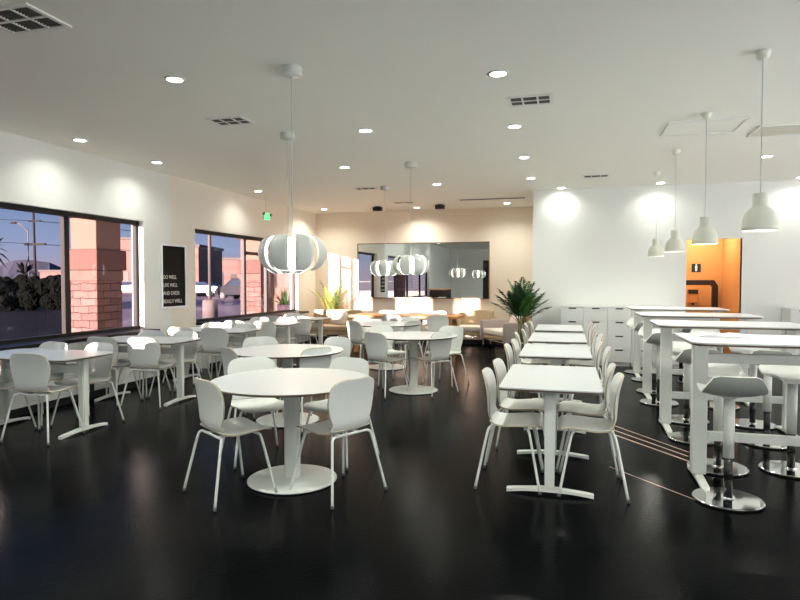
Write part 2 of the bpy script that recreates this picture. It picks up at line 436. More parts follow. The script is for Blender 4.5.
def make_chair():
    t = thing('dining_chair', 'x', 'chair')
    # seat runs from front lip to the bend, backrest from the bend up; the normal points to the sitter
    wf = interp([(0, .10), (.02, .15), (.06, .185), (.14, .205), (.5, .212), (.75, .205), (1, .175)])
    shell(rows_from([(.235, .425), (.22, .447), (.16, .455), (.05, .447), (-.03, .441), (-.10, .449), (-.134, .47)], wf, 14, .012), 'seat', t, M['shell'], M['rim'])
    wb = interp([(0, .175), (.12, .165), (.28, .19), (.5, .205), (.72, .205), (.85, .192), (.93, .168), (.98, .13), (1, .085)])
    shell(rows_from([(-.135, .472), (-.149, .51), (-.154, .58), (-.164, .68), (-.182, .76), (-.196, .812)], wb, 16, .035), 'backrest', t, M['shell'], M['rim'])
    bm = nb()
    for s in (-1, 1): tube(bm, [(-.15, s * .125, .425), (.15, s * .125, .425)], .009, 8)
    for s in (-1, 1): tube(bm, [(s * .08, -.125, .425), (s * .08, .125, .425)], .008, 8)
    obj('seat_frame', bm, M['metal'], t)
    for sx in (-1, 1):
        for sy in (-1, 1):
            bm = nb()
            P = smoothpath([(sx * .14, sy * .125, .425), (sx * .165, sy * .135, .42), (sx * .182, sy * .148, .385), (sx * .215, sy * .185, .20), (sx * .246, sy * .22, .02)], 3)
            tube(bm, P, .0095, 8)
            lg = obj('leg', bm, M['metal'], t)
            bm = nb(); tube(bm, [(sx * .246, sy * .22, .022), (sx * .249, sy * .2235, 0)], .0115, 8)
            obj('foot_cap', bm, M['cap'], lg)
    return t
chair = make_chair(); cu = []
def put_chair(x, y, face, label, group):
    """face: heading in degrees of the direction the sitter looks (0 = +X, 90 = +Y)"""
    place(chair, cu, (x, y, 0), R(face - 90), label, group)

# ------------------------------------------------------------------ tables
def make_round():
    t = thing('round_table', 'x', 'table')
    bm = nb(); r = .585
    lathe(bm, [(0, .742), (r - .004, .742), (r, .739)], 64, 0); lathe(bm, [(r, .739), (r + .001, .73), (r - .015, .721), (0, .721)], 64, 1)
    bmesh.ops.remove_doubles(bm, verts=bm.verts[:], dist=1e-5)
    for f in bm.faces:
        if abs(f.normal.z) > .99: f.smooth = False
    obj('tabletop', bm, [M['lam'], M['edge']], t)
    bm = nb(); prism(bm, rrect(.055, .04, .025), .03, .70); obj('column', bm, M['metal'], t)
    bm = nb(); prism(bm, rrect(.16, .16, .02), .70, .7205); obj('mounting_plate', bm, M['metal'], t)
    bm = nb(); lathe(bm, [(0, .034), (.06, .032), (.31, .022), (.325, .016), (.325, .008)], 56, 0)
    lathe(bm, [(.325, .008), (.31, 0), (0, 0)], 56, 1)
    bmesh.ops.remove_doubles(bm, verts=bm.verts[:], dist=1e-5)
    obj('base', bm, [M['metal'], M['cap']], t)
    return t
def tfoot(s, hl, y=0):
    """arched foot bar along X at given y, half length hl"""
    bm = nb(); n = 12
    for k in range(n):
        pass
    top = []; bot = []
    for k in range(n + 1):
        x = -hl + 2 * hl * k / n; u = abs(x) / hl
        top.append((x, .052 - .026 * u)); bot.append((x, (.022 * (1 - u ** 3)) if u < .93 else 0))
    def ring(k):
        w = .028 if 0 < k < n else .02
        return [bm.verts.new((top[k][0], y - w, top[k][1])), bm.verts.new((top[k][0], y + w, top[k][1])), bm.verts.new((bot[k][0], y + w, bot[k][1])), bm.verts.new((bot[k][0], y - w, bot[k][1]))]
    rg = [ring(k) for k in range(n + 1)]
    for a, b in zip(rg, rg[1:]):
        for k in range(4): bm.faces.new((a[k], a[(k + 1) % 4], b[(k + 1) % 4], b[k]))
    bm.faces.new(rg[0]); bm.faces.new(rg[-1][::-1])
    return bm
def make_rect(L, W, rad, name='rectangular_table', inset=.12):
    """long side along Y, T feet across at both ends"""
    t = thing(name, 'x', 'table')
    bm = nb(); prism(bm, rrect(W / 2, L / 2, rad), .735, .744, 0, 0, 1); prism(bm, rrect(W / 2 - .004, L / 2 - .004, rad), .722, .7345, 1, 1, 1)
    obj('tabletop', bm, [M['lam'], M['edge']], t)
    for s in (-1, 1):
        y = s * (L / 2 - inset)
        bm = nb(); vs = box(bm, -.04, .04, y - .035, y + .035, .045, .70)
        for v in vs[:4]: v.co.x *= .8
        bmesh.ops.bevel(bm, geom=bm.edges[:], offset=.008, segments=2, affect='EDGES')
        lg = obj('leg', bm, M['metal'], t)
        bm = nb()
        for dz in (.60, .63): tube(bm, [(0, y - s * -.031 if s < 0 and False else y - .034, dz), (0, y - .029, dz)], .006, 8)
        obj('screw', bm, M['cap'], lg)
        obj('foot', tfoot(s, .29, y), M['metal'], t)
        bm = nb(); prism(bm, rrect(.14, .05, .01), .70, .7215); bmesh.ops.translate(bm, verts=bm.verts[:], vec=(0, y - s * .02, 0)); obj('mounting_plate', bm, M['metal'], t)
    obj('crossbar', bbox(-.02, .02, -(L / 2 - inset) + .03, (L / 2 - inset) - .03, .57, .65, .005), M['metal'], t)
    return t
rt = make_round(); ru = []
tr = make_rect(1.16, .68, .03); tu = []
tw = make_rect(1.22, .70, .13, 'window_table'); wu = []

# round tables with four chairs each
RT = [(-1.93, 4.0, 'nearest'), (-2.80, 5.70, 'second nearest'), (-1.95, 7.70, 'third nearest'), (-2.90, 9.62, 'farthest')]
dsc = ['in the left foreground', 'directly behind the foreground one', 'in the middle of the room', 'in front of the long wooden table']
CH = [(-.30, -.36, 57, 'front left', 'back to the camera'), (.41, -.13, 153, 'front right', 'back to the camera'),
      (-.53, .44, -44, 'rear left', 'facing the camera'), (.13, .60, -106, 'rear right', 'facing the camera')]
jit = random.Random(3)
for i, (x, y, nm) in enumerate(RT):
    place(rt, ru, (x, y, 0), R(12 * i), '%s round white pedestal table, %s' % (nm, dsc[i]), 'round white tables')
    for (dx, dy, f, pos, see) in CH:
        j = jit.uniform(-6, 6) if i else 0
        dx += {('front right', 1): -.13, ('front right', 2): -.13, ('front right', 3): -.06, ('rear right', 1): .06, ('rear right', 2): .17, ('rear right', 3): .05}.get((pos, i), 0)
        put_chair(x + dx + (jit.uniform(-.03, .03) if i else 0), y + dy + (jit.uniform(-.03, .03) if i else 0), f + j,
                  'white chair, %s of the %s round table, %s' % (pos, nm, see), 'chairs at the round tables')
# row of small rectangular tables down the middle
RY_ = [4.66, 6.43, 7.9, 9.5]
for i, y in enumerate(RY_):
    nm = ['first', 'second', 'third', 'last'][i]
    place(tr, tu, (-.10, y, 0), 0, 'small rectangular white table, %s in the centre row counting from the camera' % nm, 'rectangular tables of the centre row')
    for s, sd in ((-1, 'left'), (1, 'right')):
        for k, (dy, pn) in enumerate(((-.24, 'nearer'), (.30, 'farther'))):
            jj = jit.uniform(-.02, .02) if (i or k) else 0
            put_chair(-.10 + s * .285 + jj + (s * .04 * (k == 0) if i else 0), y + dy + jj, (0 if s < 0 else 180) + (jit.uniform(-4, 4) if (i or k) else 0),
                      'white chair on the %s side of the %s centre-row table, the %s of its two' % (sd, nm, pn), 'chairs of the centre row')
# tables standing out from the windows
WT = [(4.74, 'first'), (6.25, 'second'), (7.75, 'third'), (9.15, 'fourth'), (10.55, 'fifth')]
for i, (y, nm) in enumerate(WT):
    x0 = -4.98
    place(tw, wu, (x0, y, 0), R(90), 'white table with rounded corners by the windows, %s from the camera' % nm, 'tables along the windows')
    for s, sd in ((-1, 'near'), (1, 'far')):
        for k, (dx, pn) in enumerate(((-.27, 'wall end'), (.27, 'aisle end'))):
            if i == 4 and k == 1 and s > 0: continue
            put_chair(x0 + dx + jit.uniform(-.02, .02), y + s * .26 + jit.uniform(-.02, .02), (90 if s < 0 else -90) + jit.uniform(-7, 7),
                      'white chair on the %s side of the %s window table, at its %s' % (sd, nm, pn), 'chairs at the window tables')

# ------------------------------------------------------------------ bar tables and stools
def make_bar():
    t = thing('bar_table', 'x', 'table'); hx, hy = .66, .40
    bm = nb(); prism(bm, rrect(hx, hy, .10), 1.040, 1.05, 0, 0, 1); prism(bm, rrect(hx - .01, hy - .01, .10), 1.026, 1.0395, 1, 1, 1)
    obj('tabletop', bm, [M['lam'], M['edge']], t)
    for s in (-1, 1):
        x = s * .54
        obj('leg', bbox(x - .052, x + .052, -.035, .035, .05, 1.005, .012), M['metal'], t)
        bm = tfoot(s, .29, 0); bmesh.ops.rotate(bm, verts=bm.verts[:], cent=(0, 0, 0), matrix=Matrix.Rotation(R(90), 3, 'Z'))
        bmesh.ops.translate(bm, verts=bm.verts[:], vec=(x, 0, 0)); obj('foot', bm, M['metal'], t)
        bm = nb(); prism(bm, rrect(.05, .25, .01), 1.005, 1.0255); bmesh.ops.translate(bm, verts=bm.verts[:], vec=(x, 0, 0)); obj('top_bracket', bm, M['metal'], t)
    obj('upper_crossbar', bbox(-.488, .488, -.02, .02, .87, .94, .005), M['metal'], t)
    obj('footrest_bar', bbox(-.488, .488, -.025, .025, .30, .365, .005), M['metal'], t)
    return t
def make_stool():
    t = thing('bar_stool', 'x', 'stool')
    bm = nb(); lathe(bm, [(0, .03), (.036, .03), (.04, .0205), (.042, .0185), (.209, .0180), (.2153, .0125)], 48, 0)
    o_ = obj('base', bm, M['chrome'], t)
    for p in o_.data.polygons: p.use_smooth = abs(p.normal.z) < .9
    bm = nb(); lathe(bm, [(.2155, .0118), (.2155, .003), (.207, 0), (0, 0)], 48); obj('base_rim', bm, M['black'], t)
    bm = nb(); tube(bm, [(0, 0, .031), (0, 0, .30)], .028, 20); obj('piston', bm, M['blackgloss'], t)
    bm = nb(); tube(bm, [(0, 0, .29), (0, 0, .685)], .034, 20); obj('column', bm, M['metal'], t)
    bm = nb(); tube(bm, [(0, 0, .685), (0, 0, .712)], [.034, .09], 20); obj('seat_mount', bm, M['metal'], t)
    wf = interp([(0, .13), (.05, .155), (.13, .175), (.5, .188), (.75, .188), (.86, .174), (.93, .150), (.97, .14), (1, .10)])
    rows = rows_from([(.20, .705), (.19, .728), (.13, .738), (.0, .722), (-.08, .722), (-.15, .748), (-.19, .80), (-.205, .862)], wf, 18, .030)
    shell(rows, 'seat', t, M['shell'], M['shell'], th=.014, m3=M['seatshade'])
    return t
bt = make_bar(); bu = []; st = make_stool(); su = []
BT = [(4.80, 'nearest'), (6.42, 'second'), (8.08, 'third'), (9.80, 'farthest')]
ST = {0: [(1.05, 4.40), (1.70, 4.36), (1.15, 5.14), (1.68, 5.22)], 1: [(1.14, 6.02), (1.75, 6.05), (1.22, 6.80), (1.83, 6.78)],
      2: [(1.08, 7.70), (1.72, 7.68), (1.12, 8.45), (1.76, 8.46)], 3: [(1.15, 9.42), (1.78, 9.40), (1.12, 10.16), (1.74, 10.2)]}
for i, (y, nm) in enumerate(BT):
    place(bt, bu, ([1.485, 1.50, 1.53, 1.59][i], y, 0), 0, 'tall white bar table on the right, the %s of the row' % nm, 'tall bar tables')
    for k, (sx, sy) in enumerate(ST[i]):
        place(st, su, (sx, sy, 0), R((0 if k < 2 else 180) + jit.uniform(-8, 8)),
              'white bar stool on a chrome disc, %s side of the %s bar table, %s' % ('near' if k < 2 else 'far', nm, 'left one' if k % 2 == 0 else 'right one'), 'bar stools')
t = thing('open_booklet', 'white open booklet lying on the nearest bar table', 'booklet', (1.12, 4.92, 1.05), R(-8))
bm = nb()
for s in (-1, 1):
    prof = [(0, .012), (.05, .022), (.12, .020), (.165, .006)]
    for (x0, z0), (x1, z1) in zip(prof, prof[1:]):
        a = [bm.verts.new((s * x0, -.13, z0)), bm.verts.new((s * x1, -.13, z1)), bm.verts.new((s * x1, .13, z1)), bm.verts.new((s * x0, .13, z0))]
        b = [bm.verts.new((v.co.x, v.co.y, .001)) for v in a]
        bm.faces.new(a)
        for k in range(4): bm.faces.new((a[k], a[(k + 1) % 4], b[(k + 1) % 4], b[k]))
obj('pages', bm, M['paper'], t)
bm = nb()
for x, y in ((-.09, -.02), (-.07, .04), (.06, -.03), (.09, .05)): box(bm, x - .04, x + .04, y, y + .004, .021, .0235)
obj('printed_line', bm, M['ink'], t)

# ------------------------------------------------------------------ drawer cabinets along the right wall
def make_cab():
    t = thing('drawer_cabinet', 'x', 'cabinet'); w = .385; d = .385
    obj('body', bbox(.002, w - .002, .018, d, .06, 1.0, .002), M['cab'], t)
    obj('top_panel', bbox(0.001, w - .001, 0, d, 1.001, 1.018, .003), M['cab'], t)
    obj('plinth', bbox(.01, w - .01, .04, d, 0, .059, 0), M['cab'], t)
    h = .235
    for k in range(4):
        z0 = .063 + k * h
        dr = obj('drawer', bbox(.004, w - .004, 0, .017, z0, z0 + h - .006, .003), M['cab'], t)
        obj('handle', bbox(w / 2 - .062, w / 2 + .062, -.008, .004, z0 + h - .030, z0 + h - .010, .002), M['black'], dr)
    return t
cb = make_cab(); cbu = []
for k in range(5):
    place(cb, cbu, (-.09 + .385 * k, RY - .398, 0), 0, 'white four-drawer cabinet on the far right wall, %s from the left' % ['first', 'second', 'third', 'fourth', 'fifth'][k], 'white drawer cabinets')
for k in range(3):
    place(cb, cbu, (3.42 + .385 * k, RY - .398, 0), 0, 'white four-drawer cabinet right of the orange opening, %s' % ['nearest to it', 'second from it', 'third from it'][k], 'white drawer cabinets')

# ------------------------------------------------------------------ pendant lamps
def make_petal():
    t = thing('petal_pendant_lamp', 'x', 'lamp')      # origin on the ceiling
    zc = -1.42
    bm = nb(); lathe(bm, [(.078, 0), (.080, -.062)], 28); lathe(bm, [(.080, -.062), (.072, -.07)], 28); lathe(bm, [(.072, -.07), (.012, -.071), (.010, -.09), (0, -.09)], 28); obj('canopy', bm, M['lamp'], t)
    bm = nb(); tube(bm, smoothpath([(0, 0, -.085), (-.018, 0, -.25), (.012, 0, -.42), (-.028, 0, -.52), (.030, 0, -.66), (.004, 0, -.9), (0, 0, zc + .1)], 5), .0042, 6); obj('cord', bm, M['lamp'], t)
    bm = nb(); lathe(bm, [(0, zc + .115), (.04, zc + .11), (.115, zc + .09), (.125, zc + .03), (.125, zc - .08), (.11, zc - .105), (0, zc - .11)], 28); obj('diffuser', bm, M['glow2'], t)
    bm = nb(); lathe(bm, [(.05, zc + .125), (.15, zc + .118), (.15, zc + .112), (.05, zc + .118)], 28); obj('top_ring', bm, M['lamp'], t)
    for k in range(8):
        a0 = 2 * math.pi * (k + .5) / 8; bm = nb(); n = 14; hw = .29
        prev = None
        for i in range(n + 1):
            ph = R(-80 + 160 * i / n); rr = .115 + .145 * math.cos(ph) ** .8; zz = zc + .138 * math.sin(ph)
            row = []
            for s in range(7):
                t_ = -1 + 2 * s / 6; ang = a0 + hw * t_ * (.75 + .25 * math.cos(ph))
                row.append([bm.verts.new(((rr - q) * math.cos(ang), (rr - q) * math.sin(ang), zz)) for q in (0, .004)])
            if prev:
                for s in range(6):
                    for q in (0, 1):
                        f = bm.faces.new((prev[s][q], prev[s + 1][q], row[s + 1][q], row[s][q])); f.smooth = True
                for s in (0, 6): bm.faces.new((prev[s][0], row[s][0], row[s][1], prev[s][1]))
            prev = row
        obj('petal', bm, M['lamp'], t)
    return t
pp = make_petal(); pu = []
LAMPS = [(-2.045, 4.26, 'over the nearest round table'), (-3.0, 6.14, 'over the second round table, mostly hidden by the nearest lamp'),
         (-2.09, 8.1, 'over the third round table'), (-3.06, 10.05, 'farthest away, left in front of the mirror')]
for i, (x, y, nm) in enumerate(LAMPS):
    place(pp, pu, (x, y, CE), R([-66, -50, -72, -60][i]), 'white petal pendant lamp hanging %s' % nm, 'white petal pendant lamps')
def make_dome():
    t = thing('dome_pendant_lamp', 'x', 'lamp')
    zb = -1.275
    bm = nb(); lathe(bm, [(0, 0), (.05, 0), (.05, -.012), (.038, -.055), (0, -.057)], 24); obj('canopy', bm, M['lampr'], t)
    bm = nb(); tube(bm, [(0, 0, -.05), (0, 0, zb + .26)], .0042, 6); obj('cord', bm, M['lamp'], t)
    out = [(0, .268), (.043, .266), (.048, .262), (.049, .18), (.055, .165), (.078, .148), (.096, .125), (.111, .085), (.116, .03), (.116, 0)]
    inn = [(.112, 0), (.112, .03), (.106, .085), (.09, .12), (.073, .142), (.045, .16), (0, .165)]
    bm = nb(); lathe(bm, [(r, z + zb) for r, z in out + inn], 40); obj('shade', bm, M['lampr'], t)
    bm = nb(); lathe(bm, [(0, zb + .02), (.06, zb + .022), (.104, zb + .03), (.06, zb + .05), (0, zb + .055)], 32); obj('diffuser', bm, M['glow3'], t)
    return t
pd = make_dome(); du = []
DOMES = [(1.335, 4.86, 'nearest'), (1.31, 6.52, 'second'), (1.31, 8.22, 'third'), (1.30, 9.80, 'farthest')]
for i, (x, y, nm) in enumerate(DOMES):
    place(pd, du, (x, y, CE), 0, 'white dome pendant lamp over the bar tables, %s of the four' % nm, 'white dome pendant lamps')

# ------------------------------------------------------------------ ceiling fittings
def make_down():
    t = thing('recessed_downlight', 'x', 'light')
    bm = nb(); lathe(bm, [(.062, -.001), (.085, -.001), (.086, -.006), (.062, -.009)], 28)
    obj('trim_ring', bm, M['lamp'], t)
    bm = nb(); lathe(bm, [(0, -.006), (.062, -.007), (.062, -.001)], 28); obj('lens', bm, M['glow'], t)
    return t
dl = make_down(); dlu = []
s_ = (CE - 1.47) / (3.06 - 1.47)
DL = [(-3.0, 4.15), (-5.33, 5.64), (-5.33, 6.97), (-2.07, 6.09), (-3.02, 7.98), (-5.32, 9.7), (-.52, 4.7), (-.53, 6.34), (-.54, 7.96), (-.55, 9.61), (-2.08, 9.79), (-.1, 10.75), (1.46, 10.7), (2.46, 8.72), (3.48, 10.75), (-3.17, 12.9), (-5.24, 12.54), (-1.2, 12.58)]
VIS = len(DL)
DL += [(-5.33, 3.4), (-5.33, 1.2), (-3.0, 1.8), (-.5, 2.6), (-.5, .2), (-2.8, -1.6), (1.6, 2.6), (1.6, .2), (4, 2.5), (4, 6), (-1, -2.5), (4.2, -1.0)]
names = ['brightest at upper left', 'near the left wall above the first window', 'above the wall between the windows', 'upper middle left of the centre row',
         'behind the petal lamp canopies', 'near the left wall by the exit sign', 'large one at the top middle', 'second of the centre row', 'third of the centre row', 'fourth of the centre row',
         'left of the centre row by the far spotlight', 'in front of the right wall, leftmost', 'in front of the right wall, middle', 'right of the nearest dome pendant cord', 'at the right picture edge',
         'in front of the mirror wall, middle', 'in the far left corner', 'in front of the mirror wall, right']
for i, (x, y) in enumerate(DL):
    x2, y2 = x * s_, y * s_
    if i in (15, 16, 17): y2 = min(y2, BY - .55)
    if x2 > 0 and y2 > RY - .3: y2 = RY - .3
    place(dl, dlu, (x2, y2, CE), 0, ('round recessed ceiling downlight %s' % names[i]) if i < VIS else 'round recessed ceiling downlight in the front part of the room', 'recessed downlights' if i < VIS else 'downlights behind the camera')
    l = bpy.data.lights.new('down', 'AREA'); l.shape = 'DISK'; l.size = .13; l.energy = 9.5 * (2.3 if i >= VIS and y2 < 2.2 and x2 > -4 else 1.0 if y2 > 12.2 else .3 if (x2 > -.5 and y2 > RY - 1) else .42 if (x2 < -5 or (x2 > -.5 and y2 > RY - 1)) else 1); l.color = (.98, 1, .90); l.spread = R(140)
    lo = bpy.data.objects.new('downlight_beam', l); COL.objects.link(lo); lo.location = (x2, y2, CE - .012)
def make_vent(name, L, W, nx, ny, label, x, y, rz=0):
    t = thing(name, label, 'vent', (x, y, CE), rz)
    bm = nb(); f = .03
    box(bm, -L / 2, L / 2, -W / 2, -W / 2 + f, -.012, -.0005); box(bm, -L / 2, L / 2, W / 2 - f, W / 2, -.012, -.0005)
    box(bm, -L / 2, -L / 2 + f, -W / 2 + f, W / 2 - f, -.012, -.0005); box(bm, L / 2 - f, L / 2, -W / 2 + f, W / 2 - f, -.012, -.0005)
    for k in range(1, nx): x_ = -L / 2 + L * k / nx; box(bm, x_ - .008, x_ + .008, -W / 2 + f, W / 2 - f, -.012, -.0005)
    for k in range(1, ny): y_ = -W / 2 + W * k / ny; box(bm, -L / 2 + f, L / 2 - f, y_ - .008, y_ + .008, -.0118, -.0007)
    obj('grille_frame', bm, M['vent'], t)
    obj('backing', bbox(-L / 2 + f, L / 2 - f, -W / 2 + f, W / 2 - f, -.0035, -.0007, 0), M['ventd'], t)
    bm = nb(); n = int((W - 2 * f) / .022)
    for k in range(n):
        y_ = -W / 2 + f + .008 + k * .022
        v = box(bm, -L / 2 + f, L / 2 - f, y_, y_ + .004, -.010, -.004)
    obj('louvres', bm, M['louv'], t)
make_vent('ceiling_vent', .46, .34, 3, 2, 'louvred ceiling vent cut by the upper left corner of the picture', -3.3, 3.03)
make_vent('ceiling_vent', .40, .28, 3, 2, 'louvred ceiling vent left of the nearest petal lamp cord', -3.32, 5.5)
make_vent('ceiling_vent', .40, .30, 3, 2, 'dark louvred ceiling vent at the top middle behind a downlight', -.33, 5.6)
make_vent('ceiling_vent', .40, .22, 3, 1, 'small ceiling vent near the right wall', .43, 9.9)
make_vent('ceiling_vent', .40, .22, 3, 1, 'small ceiling vent beside the farthest petal lamp canopy', -3.45, 10.15)
make_vent('ceiling_vent', .45, .2, 2, 1, 'low ceiling vent between the two black spotlights', -3.3, 12.2)
make_vent('ceiling_slot_diffuser', 1.35, .22, 1, 1, 'long slot diffuser in the ceiling before the mirror wall', -1.45, 12.1)
make_vent('ceiling_access_panel', 1.2, .9, 1, 1, 'pale flat access panel in the ceiling behind the nearest dome lamp', 2.55, 7.6) if 0 else None
def panel(label, x0, x1, y0, y1, m):
    t = thing('ceiling_access_panel', label, 'panel', ((x0 + x1) / 2, (y0 + y1) / 2, CE))
    hx, hy = (x1 - x0) / 2, (y1 - y0) / 2
    obj('panel_board', bbox(-hx + .02, hx - .02, -hy + .02, hy - .02, -.012, -.0005, .002), m, t)
    bm = nb(); box(bm, -hx, hx, -hy, -hy + .02, -.018, -.0005); box(bm, -hx, hx, hy - .02, hy, -.018, -.0005)
    box(bm, -hx, -hx + .02, -hy + .02, hy - .02, -.018, -.0005); box(bm, hx - .02, hx, -hy + .02, hy - .02, -.018, -.0005)
    obj('panel_frame', bm, M['vent'], t)
panel('pale flat access panel in the ceiling right of the nearest dome lamp cord', 1.95, 3.1, 7.15, 7.65, M['plate'])
panel('faint white access panel in the ceiling between the dome lamp cords', 1.0, 1.75, 6.75, 7.35, M['ceil'])
for i, (x, y) in enumerate(((-4.05, 12.75), (-2.64, 12.75))):
    t = thing('ceiling_spotlight', 'small black box spotlight on the ceiling, %s of the two' % ('left', 'right')[i], 'spotlight', (x, y, CE))
    obj('mount', bbox(-.05, .05, -.05, .05, -.012, -.0005, .003), M['black'], t)
    obj('housing', bbox(-.10, .10, -.06, .06, -.10, -.0125, .008), M['black'], t)
    bm = nb(); lathe(bm, [(0, -.103), (.04, -.103), (.04, -.1005)], 20); obj('lens', bm, M['carglass'], t)

# ------------------------------------------------------------------ wall fittings
t = thing('wall_mirror', 'large landscape mirror with a thin dark frame on the far wall', 'mirror', (-3.27, BY - .03, 1.69))
HX, HZ = 1.565, .635
obj('mirror_glass', bbox(-HX, HX, 0, .028, -HZ, HZ, 0), M['mirror'], t)
bm = nb()
for a in ((-HX - .02, HX + .02, HZ, HZ + .02), (-HX - .02, HX + .02, -HZ - .02, -HZ), (-HX - .02, -HX, -HZ, HZ), (HX, HX + .02, -HZ, HZ)): box(bm, a[0], a[1], -.008, .029, a[2], a[3])
obj('mirror_frame', bm, M['bronze'], t)
t = thing('framed_poster', 'tall black poster with white lettering in a thin white frame', 'poster', (LX + .001, 8.13, 1.53))
PH, PW = .50, .315
bm = nb()
for a in ((-PW, PW, PH - .03, PH), (-PW, PW, -PH, -PH + .03), (-PW, -PW + .03, -PH + .03, PH - .03), (PW - .03, PW, -PH + .03, PH - .03)): box(bm, 0, .03, a[0], a[1], a[2], a[3])
obj('frame', bm, M['paper'], t)
pr_ = obj('print', bbox(0, .012, -PW + .031, PW - .031, -PH + .031, PH - .031, 0), M['posterb'], t)
for k, s in enumerate(('DO WELL', 'LIVE WELL', 'AND DRESS', 'REALLY WELL')):
    me = textmesh(s, .082, .001); me.materials.append(M['posterw'])
    o = bpy.data.objects.new('lettering', me); COL.objects.link(o); o.parent = pr_
    o.rotation_euler = (R(90), 0, R(90)); o.location = (.014, -PW + .05, -.04 - k * .125)
    o.scale = (.93, 1, 1)
t = thing('exit_sign', 'green lit exit sign with two emergency lamps hanging near the left wall', 'sign', (-5.62, 10.55, 2.70)); t.scale = (.68, .68, .68)
obj('housing', bbox(-.03, .03, -.16, .16, -.1, .1, .01), M['exitb'], t)
fc = obj('face', bbox(.031, .034, -.15, .15, -.09, .09, 0), M['green'], t)
me = textmesh('EXIT', .15, .001, 'CENTER'); me.materials.append(M['posterw'])
o = bpy.data.objects.new('lettering', me); COL.objects.link(o); o.parent = fc; o.rotation_euler = (R(90), 0, R(90)); o.location = (.036, 0, -.05)
for s in (-1, 1):
    bm = nb(); tube(bm, [(0, s * .162, .06), (0, s * .2, .07), (.03, s * .21, .07)], .012, 8); tube(bm, [(.02, s * .21, .07), (.07, s * .22, .06)], [.03, .045], 14); obj('emergency_lamp', bm, M['bronze'], t)
bm = nb(); tube(bm, [(0, 0, .1), (0, 0, (CE - 2.70 - .001) / .68)], .008, 8); obj('stem', bm, M['exitb'], t)
t = thing('light_switch', 'small grey switch plate at the corner beside the tall palm', 'switch', (JX - .10, BY - .012, 1.78))
obj('plate', bbox(-.035, .035, 0, .01, -.06, .06, .002), M['vent'], t); obj('toggle', bbox(-.01, .01, -.008, 0, -.02, .02, .002), M['cap'], t)

# ------------------------------------------------------------------ lounge corner
t = thing('long_wooden_table', 'long warm wooden table with trestle legs before the mirror wall', 'table', (-3.15, 11.9, 0))
obj('tabletop', bbox(-1.13, 1.13, -.42, .42, .715, .76, .008), M['oak'], t)
for s in (-1, 1):
    for q in (-1, 1):
        bm = nb(); box(bm, -.035, .035, -.045, .045, 0, .714); bmesh.ops.bevel(bm, geom=bm.edges[:], offset=.006, segments=1, affect='EDGES')
        for v in bm.verts: v.co.x += s * (.93 + .06 * (1 - v.co.z)); v.co.y += q * (.24 + .1 * (1 - v.co.z))
        obj('leg', bm, M['oak'], t)
    obj('end_rail', bbox(s * .95 - .02, s * .95 + .02, -.2, .2, .62, .70, .004), M['darkwood'], t)
obj('long_rail', bbox(-.92, .92, -.02, .02, .56, .66, .004), M['darkwood'], t)
for i, (x, y, f, lb) in enumerate(((-3.75, 12.35, -88, 'behind the long wooden table, left of two'), (-2.65, 12.38, -94, 'behind the long wooden table, right of two'),
                                   (-2.35, 11.25, 95, 'in front of the long wooden table, by its right end'), (-3.25, 11.3, 84, 'in front of the long wooden table, by its middle'))):
    put_chair(x, y, f, 'white shell chair ' + lb, 'chairs at the long wooden table')

def soft(x0, x1, y0, y1, z0, z1, b=.04):
    bm = bbox(x0, x1, y0, y1, z0, z1, b, 4)
    for f in bm.faces: f.smooth = True
    return bm
def armchair(name, label, x, y, rz, w, mats, cush, pil, cat='armchair'):
    t = thing(name, label, cat, (x, y, 0), rz); hw = w / 2     # faces -Y
    sm, am = mats
    obj('seat_base', soft(-hw + .1, hw - .1, -.36, .30, .27, .35, .02), sm, t)
    obj('seat_cushion', soft(-hw + .105, hw - .105, -.38, .22, .352, .47, .035), cush, t)
    obj('backrest', soft(-hw + .06, hw - .06, .24, .38, .30, .80, .05), sm, t)
    for s in (-1, 1):
        obj('armrest', soft(min(s * hw, s * (hw - .095)), max(s * hw, s * (hw - .095)), -.40, .38, .24, .64, .03), am, t)
    for sx in (-1, 1):
        for sy in (-.34, .30):
            bm = nb(); tube(bm, [(sx * (hw - .06), sy, .25), (sx * (hw - .05), sy * 1.03, 0)], .011, 10); obj('leg', bm, M['chrome'], t)
    bm = nb(); tube(bm, [(-hw + .06, -.34, .235), (hw - .06, -.34, .235)], .01, 8); tube(bm, [(-hw + .06, .3, .235), (hw - .06, .3, .235)], .01, 8); obj('frame', bm, M['chrome'], t)
    if pil is not None:
        p = thing('throw_pillow', pil, 'pillow', (x, y, 0), rz)
        bm = nb()
        for gx in range(1): pass
        bmesh.ops.create_uvsphere(bm, u_segments=20, v_segments=12, radius=1)
        for v in bm.verts:
            cx, cz = v.co.x, v.co.z
            v.co = Vector((math.copysign(abs(cx) ** .6, cx) * .19, v.co.y * .07, math.copysign(abs(cz) ** .6, cz) * .16))
        for f in bm.faces: f.smooth = True
        bmesh.ops.rotate(bm, verts=bm.verts[:], cent=(0, 0, 0), matrix=Matrix.Rotation(R(-18), 3, 'X'))
        bmesh.ops.translate(bm, verts=bm.verts[:], vec=(0.08, .10, .625)); obj('cover', bm, M['pillow'], p)
    return t
armchair('lounge_sofa', 'two seat tan sofa with pale mauve arms left of the long wooden table', -5.0, 12.55, R(8), 1.25, (M['tan'], M['mauve']), M['tan'], 'pink white pillow leaning on the left sofa', 'sofa')
armchair('tan_armchair', 'tan armchair against the far wall under the mirror edge', -1.95, 13.2, R(0), .9, (M['tan'], M['tan']), M['pillow'], None)
armchair('mauve_armchair', 'pale mauve armchair turned sideways beyond the tall palm', -1.12, 12.35, R(-55), 1.05, (M['tan'], M['mauve']), M['pillow'], 'cream pillow lying in the mauve armchair')
t = thing('arc_floor_lamp', 'thin bronze arc floor lamp leaning over the mauve armchair', 'lamp', (-.80, 12.98, 0))
